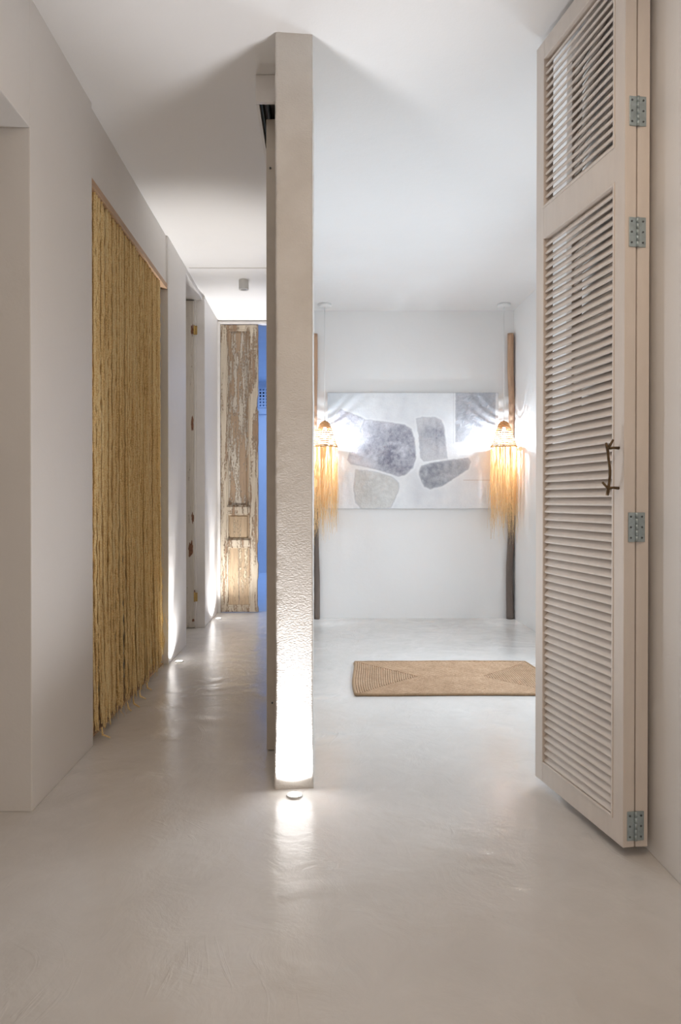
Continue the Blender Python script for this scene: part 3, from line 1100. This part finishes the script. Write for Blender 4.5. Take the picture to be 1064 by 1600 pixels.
# ------------------------------------------------------------------ painting
def painting():
    t = thing('painting', 'wide unframed abstract painting of grey stone shapes on the white back wall', 'painting', (0.0, 5.955, 0))
    d = 5.955
    X = lambda px: (px - 500) / 1067 * d
    Z = lambda py: EYE - (py - 797) / 1067 * d
    x0, x1, z1, z0 = X(511.5), X(778.5), Z(628.5), Z(810)
    boxes('canvas', [(x0, x1, 0.003, 0.044, z0, z1)], plain('raw_canvas', (0.72, 0.72, 0.73), 0.8, 0, 90, .04, .2), t, 0.003)
    nx, nz = 330, 224
    gx = np.linspace(38, 990, nx)
    gy = np.linspace(708, 65, nz)
    GX, GY = np.meshgrid(gx, gy)

    def sdf(poly, rnd_=16):
        P = np.array(poly, float)
        dmin = np.full(GX.shape, 1e9)
        inside = np.zeros(GX.shape, bool)
        for a, b in zip(P, np.roll(P, -1, 0)):
            e = b - a
            wx, wy = GX - a[0], GY - a[1]
            tt = np.clip((wx * e[0] + wy * e[1]) / (e @ e), 0, 1)
            dmin = np.minimum(dmin, np.hypot(wx - e[0] * tt, wy - e[1] * tt))
            c1 = (a[1] <= GY) != (b[1] <= GY)
            with np.errstate(divide='ignore', invalid='ignore'):
                xi = a[0] + (GY - a[1]) / (b[1] - a[1] + 1e-12) * e[0]
            inside ^= c1 & (GX < xi)
        return np.where(inside, -dmin, dmin)

    def nz_(s, o=0.0, oct_=4):
        out = np.zeros(GX.size)
        fx, fy = GX.ravel() * s, GY.ravel() * s
        for i in range(GX.size):
            out[i] = noise.fractal(Vector((fx[i], fy[i], o)), 0.9, 2.1, oct_)
        return out.reshape(GX.shape)

    n1 = nz_(0.012, 1.0, 3)
    n2 = nz_(0.045, 4.0, 4)
    n3 = nz_(0.15, 9.0, 2)
    sm = lambda a, lo, hi: np.clip((a - lo) / (hi - lo), 0, 1)
    bg = np.stack([0.72 + 0.06 * n1 + .02 * n3, 0.73 + 0.06 * n1 + .02 * n3, 0.75 + 0.05 * n1 + .02 * n3], -1)
    hgt = 0.25 * n2 + 0.15 * n3
    # greyer left edge of the ground
    k = (1 - sm(GX, 40, 300))[..., None] * 0.6 * (1 - sm(GY, 150, 420))[..., None]
    bg = bg * (1 - k) + np.array([0.50, 0.55, 0.60]) * k
    A = [(245, 215), (350, 226), (470, 243), (505, 268), (522, 320), (532, 420), (515, 480), (470, 522), (430, 528), (330, 495), (230, 470), (168, 460), (150, 436), (165, 390), (215, 290)]
    B = [(112, 158), (175, 182), (247, 212), (222, 275), (186, 318), (120, 282), (88, 262), (77, 228), (92, 180)]
    C = [(532, 210), (565, 202), (640, 202), (674, 220), (688, 258), (706, 430), (575, 445), (557, 425), (545, 300)]
    D = [(562, 470), (620, 452), (700, 440), (820, 426), (836, 448), (822, 488), (750, 535), (680, 580), (612, 598), (578, 584), (556, 540), (548, 500)]
    E = [(195, 490), (300, 500), (395, 528), (438, 565), (432, 615), (392, 702), (232, 712), (196, 672), (183, 590)]
    Fr = [(752, 66), (972, 66), (972, 338), (752, 338)]
    img = bg
    for poly, dark, light, amt, patch in (
            (E, (0.42, 0.40, 0.37), (0.66, 0.65, 0.62), 0.75, (300, 580, 120)),
            (B, (0.30, 0.29, 0.35), (0.63, 0.63, 0.69), 0.85, (150, 190, 60)),
            (A, (0.15, 0.15, 0.20), (0.64, 0.64, 0.69), 0.95, (420, 390, 130)),
            (C, (0.24, 0.24, 0.29), (0.56, 0.56, 0.58), 0.95, (640, 290, 50)),
            (D, (0.22, 0.23, 0.27), (0.56, 0.57, 0.60), 0.95, (620, 520, 130)),
            (Fr, (0.33, 0.34, 0.38), (0.50, 0.51, 0.55), 0.95, (850, 160, 130))):
        sd = sdf(poly) + 3.0 * n2
        mk = 1 - sm(sd, -5, 3)
        pr = np.exp(-((GX - patch[0]) ** 2 + (GY - patch[1]) ** 2) / (2 * patch[2] ** 2))
        q = np.clip(0.60 * pr + 0.38 * pr * n2 + 0.18 * n3 + 0.14 + 0.35 * n1, 0, 1)[..., None]
        c = np.array(light) * (1 - q) + np.array(dark) * q
        m_ = (mk * amt)[..., None]
        img = img * (1 - m_) + c * m_
        # thin dark contour and a pale outer halo
        ed = np.exp(-((sd + 1) / 3.0) ** 2)[..., None] * 0.35
        img = img * (1 - ed) + np.array([0.30, 0.30, 0.34]) * ed
        hl = np.exp(-((sd - 8) / 4.0) ** 2)[..., None] * 0.35
        img = img * (1 - hl) + np.array([0.84, 0.84, 0.85]) * hl
        hgt = hgt + mk * (0.35 + 0.7 * pr * n3 + 0.5 * n2)
    # pale vertical band and thin brown line
    e = (np.exp(-((GX - 741) / 3.0) ** 2) * (GY < 345))[..., None] * 0.4
    img = img * (1 - e) + np.array([0.45, 0.45, 0.48]) * e
    e = (np.exp(-((GY - 549) / 2.2) ** 2) * (GX > 795))[..., None] * 0.55
    img = img * (1 - e) + np.array([0.45, 0.36, 0.30]) * e
    e = (np.exp(-((GX - 645) / 3.5) ** 2 - ((GY - 300) / 45) ** 2) * (0.5 + n2))[..., None]
    e = np.clip(e, 0, 0.8)
    img = img * (1 - e) + np.array([0.10, 0.10, 0.13]) * e
    img = np.clip(img, 0.02, 0.9)
    xs = x0 + (GX - 38) / 952 * (x1 - x0)
    zs = z1 - (GY - 65) / 643 * (z1 - z0)
    ys = -0.0012 - 0.0035 * np.clip(hgt, -0.6, 1.4)
    ys[0, :] = ys[-1, :] = 0.003
    ys[:, 0] = ys[:, -1] = 0.003
    vs = np.stack([xs, ys, zs], -1).reshape(-1, 3)
    idx = np.arange(nx * nz).reshape(nz, nx)
    fs = np.stack([idx[:-1, :-1], idx[:-1, 1:], idx[1:, 1:], idx[1:, :-1]], -1).reshape(-1, 4)
    me = bpy.data.meshes.new('painted_surface')
    me.from_pydata(vs.tolist(), [], fs.tolist())
    at = me.color_attributes.new('paint', 'FLOAT_COLOR', 'POINT')
    at.data.foreach_set('color', np.concatenate([img, np.ones(GX.shape + (1,))], -1).astype(np.float32).ravel())
    m, nt, b = new_mat('impasto_paint')
    an = N(nt, 'ShaderNodeAttribute')
    an.attribute_name = 'paint'
    nt.links.new(an.outputs['Color'], b.inputs['Base Color'])
    b.inputs['Roughness'].default_value = 0.62
    fn = noise_tex(nt, coords(nt), 70, 5, 0.7)
    bump(nt, b, fn.outputs[0], 0.35, 0.004)
    me.materials.append(m)
    me.polygons.foreach_set('use_smooth', [True] * len(me.polygons))
    o = bpy.data.objects.new('painted_surface', me)
    COL.objects.link(o)
    o.parent = t


painting()


# ------------------------------------------------------------------ jute rug: concentric braided rows
def rug():
    rnd = random.Random(4)
    t = thing('jute_rug', 'rectangular braided jute rug on the alcove floor', 'rug', (0.755, 3.975, 0))
    hw, hh = 0.553, 0.365
    boxes('backing', [(-hw + .01, hw - .01, -hh + .01, hh - .01, 0.0, 0.006)], JUTE, t)
    m = MB()
    rows_ = 28
    step = 0.013
    skew = lambda x, y: (x + 0.012 * math.sin(y * 6 + x) + (-0.02 if x < 0 else 0.02) * (-y / hh) * 0.4, y + 0.006 * math.sin(x * 5 + 1))
    for k in range(rows_):
        a, b = hw - 0.006 - k * step, hh - 0.006 - k * step
        if b < 0.004:
            break
        base = len(m.v)
        c = min(0.02, b * 0.5)
        path = []
        per = [(-a, -b), (a, -b), (a, b), (-a, b)]
        for i in range(4):
            p, q = per[i], per[(i + 1) % 4]
            L = math.dist(p, q)
            n = max(2, int(L / 0.016))
            for j in range(n):
                path.append((p[0] + (q[0] - p[0]) * j / n, p[1] + (q[1] - p[1]) * j / n))
        n = len(path)
        sides = 5
        for i, (px, py) in enumerate(path):
            qx, qy = path[(i + 1) % n]
            dx, dy = qx - px, qy - py
            L = math.hypot(dx, dy) or 1
            nx_, ny_ = dy / L, -dx / L
            r = 0.0068 * (0.86 + 0.2 * (i % 2)) * rnd.uniform(0.9, 1.1)
            sx, sy = skew(px, py)
            for s in range(sides):
                an = math.pi * s / (sides - 1)
                m.v.append(Vector((sx + nx_ * r * math.cos(an), sy + ny_ * r * math.cos(an), 0.0055 + r * 0.9 * math.sin(an))))
        for i in range(n):
            i2 = (i + 1) % n
            for s in range(sides - 1):
                m.f.append((base + i * sides + s, base + i2 * sides + s, base + i2 * sides + s + 1, base + i * sides + s + 1))
    o = m.build('braid', JUTE, t, smooth=False)
    o['kind'] = 'stuff'
    # stitched border cord
    m = MB()
    pts = []
    for (p, q) in (((-hw, -hh), (hw, -hh)), ((hw, -hh), (hw, hh)), ((hw, hh), (-hw, hh)), ((-hw, hh), (-hw, -hh))):
        for j in range(24):
            s = j / 24
            pts.append((*skew(p[0] + (q[0] - p[0]) * s, p[1] + (q[1] - p[1]) * s), 0.008 + rnd.uniform(-.001, .001)))
    pts.append(pts[0])
    m.tube(pts, 0.0078, 7)
    o = m.build('border', plain('darker_jute', (0.32, 0.21, 0.12), 0.85, 0, 90, .15, .4), t)


rug()
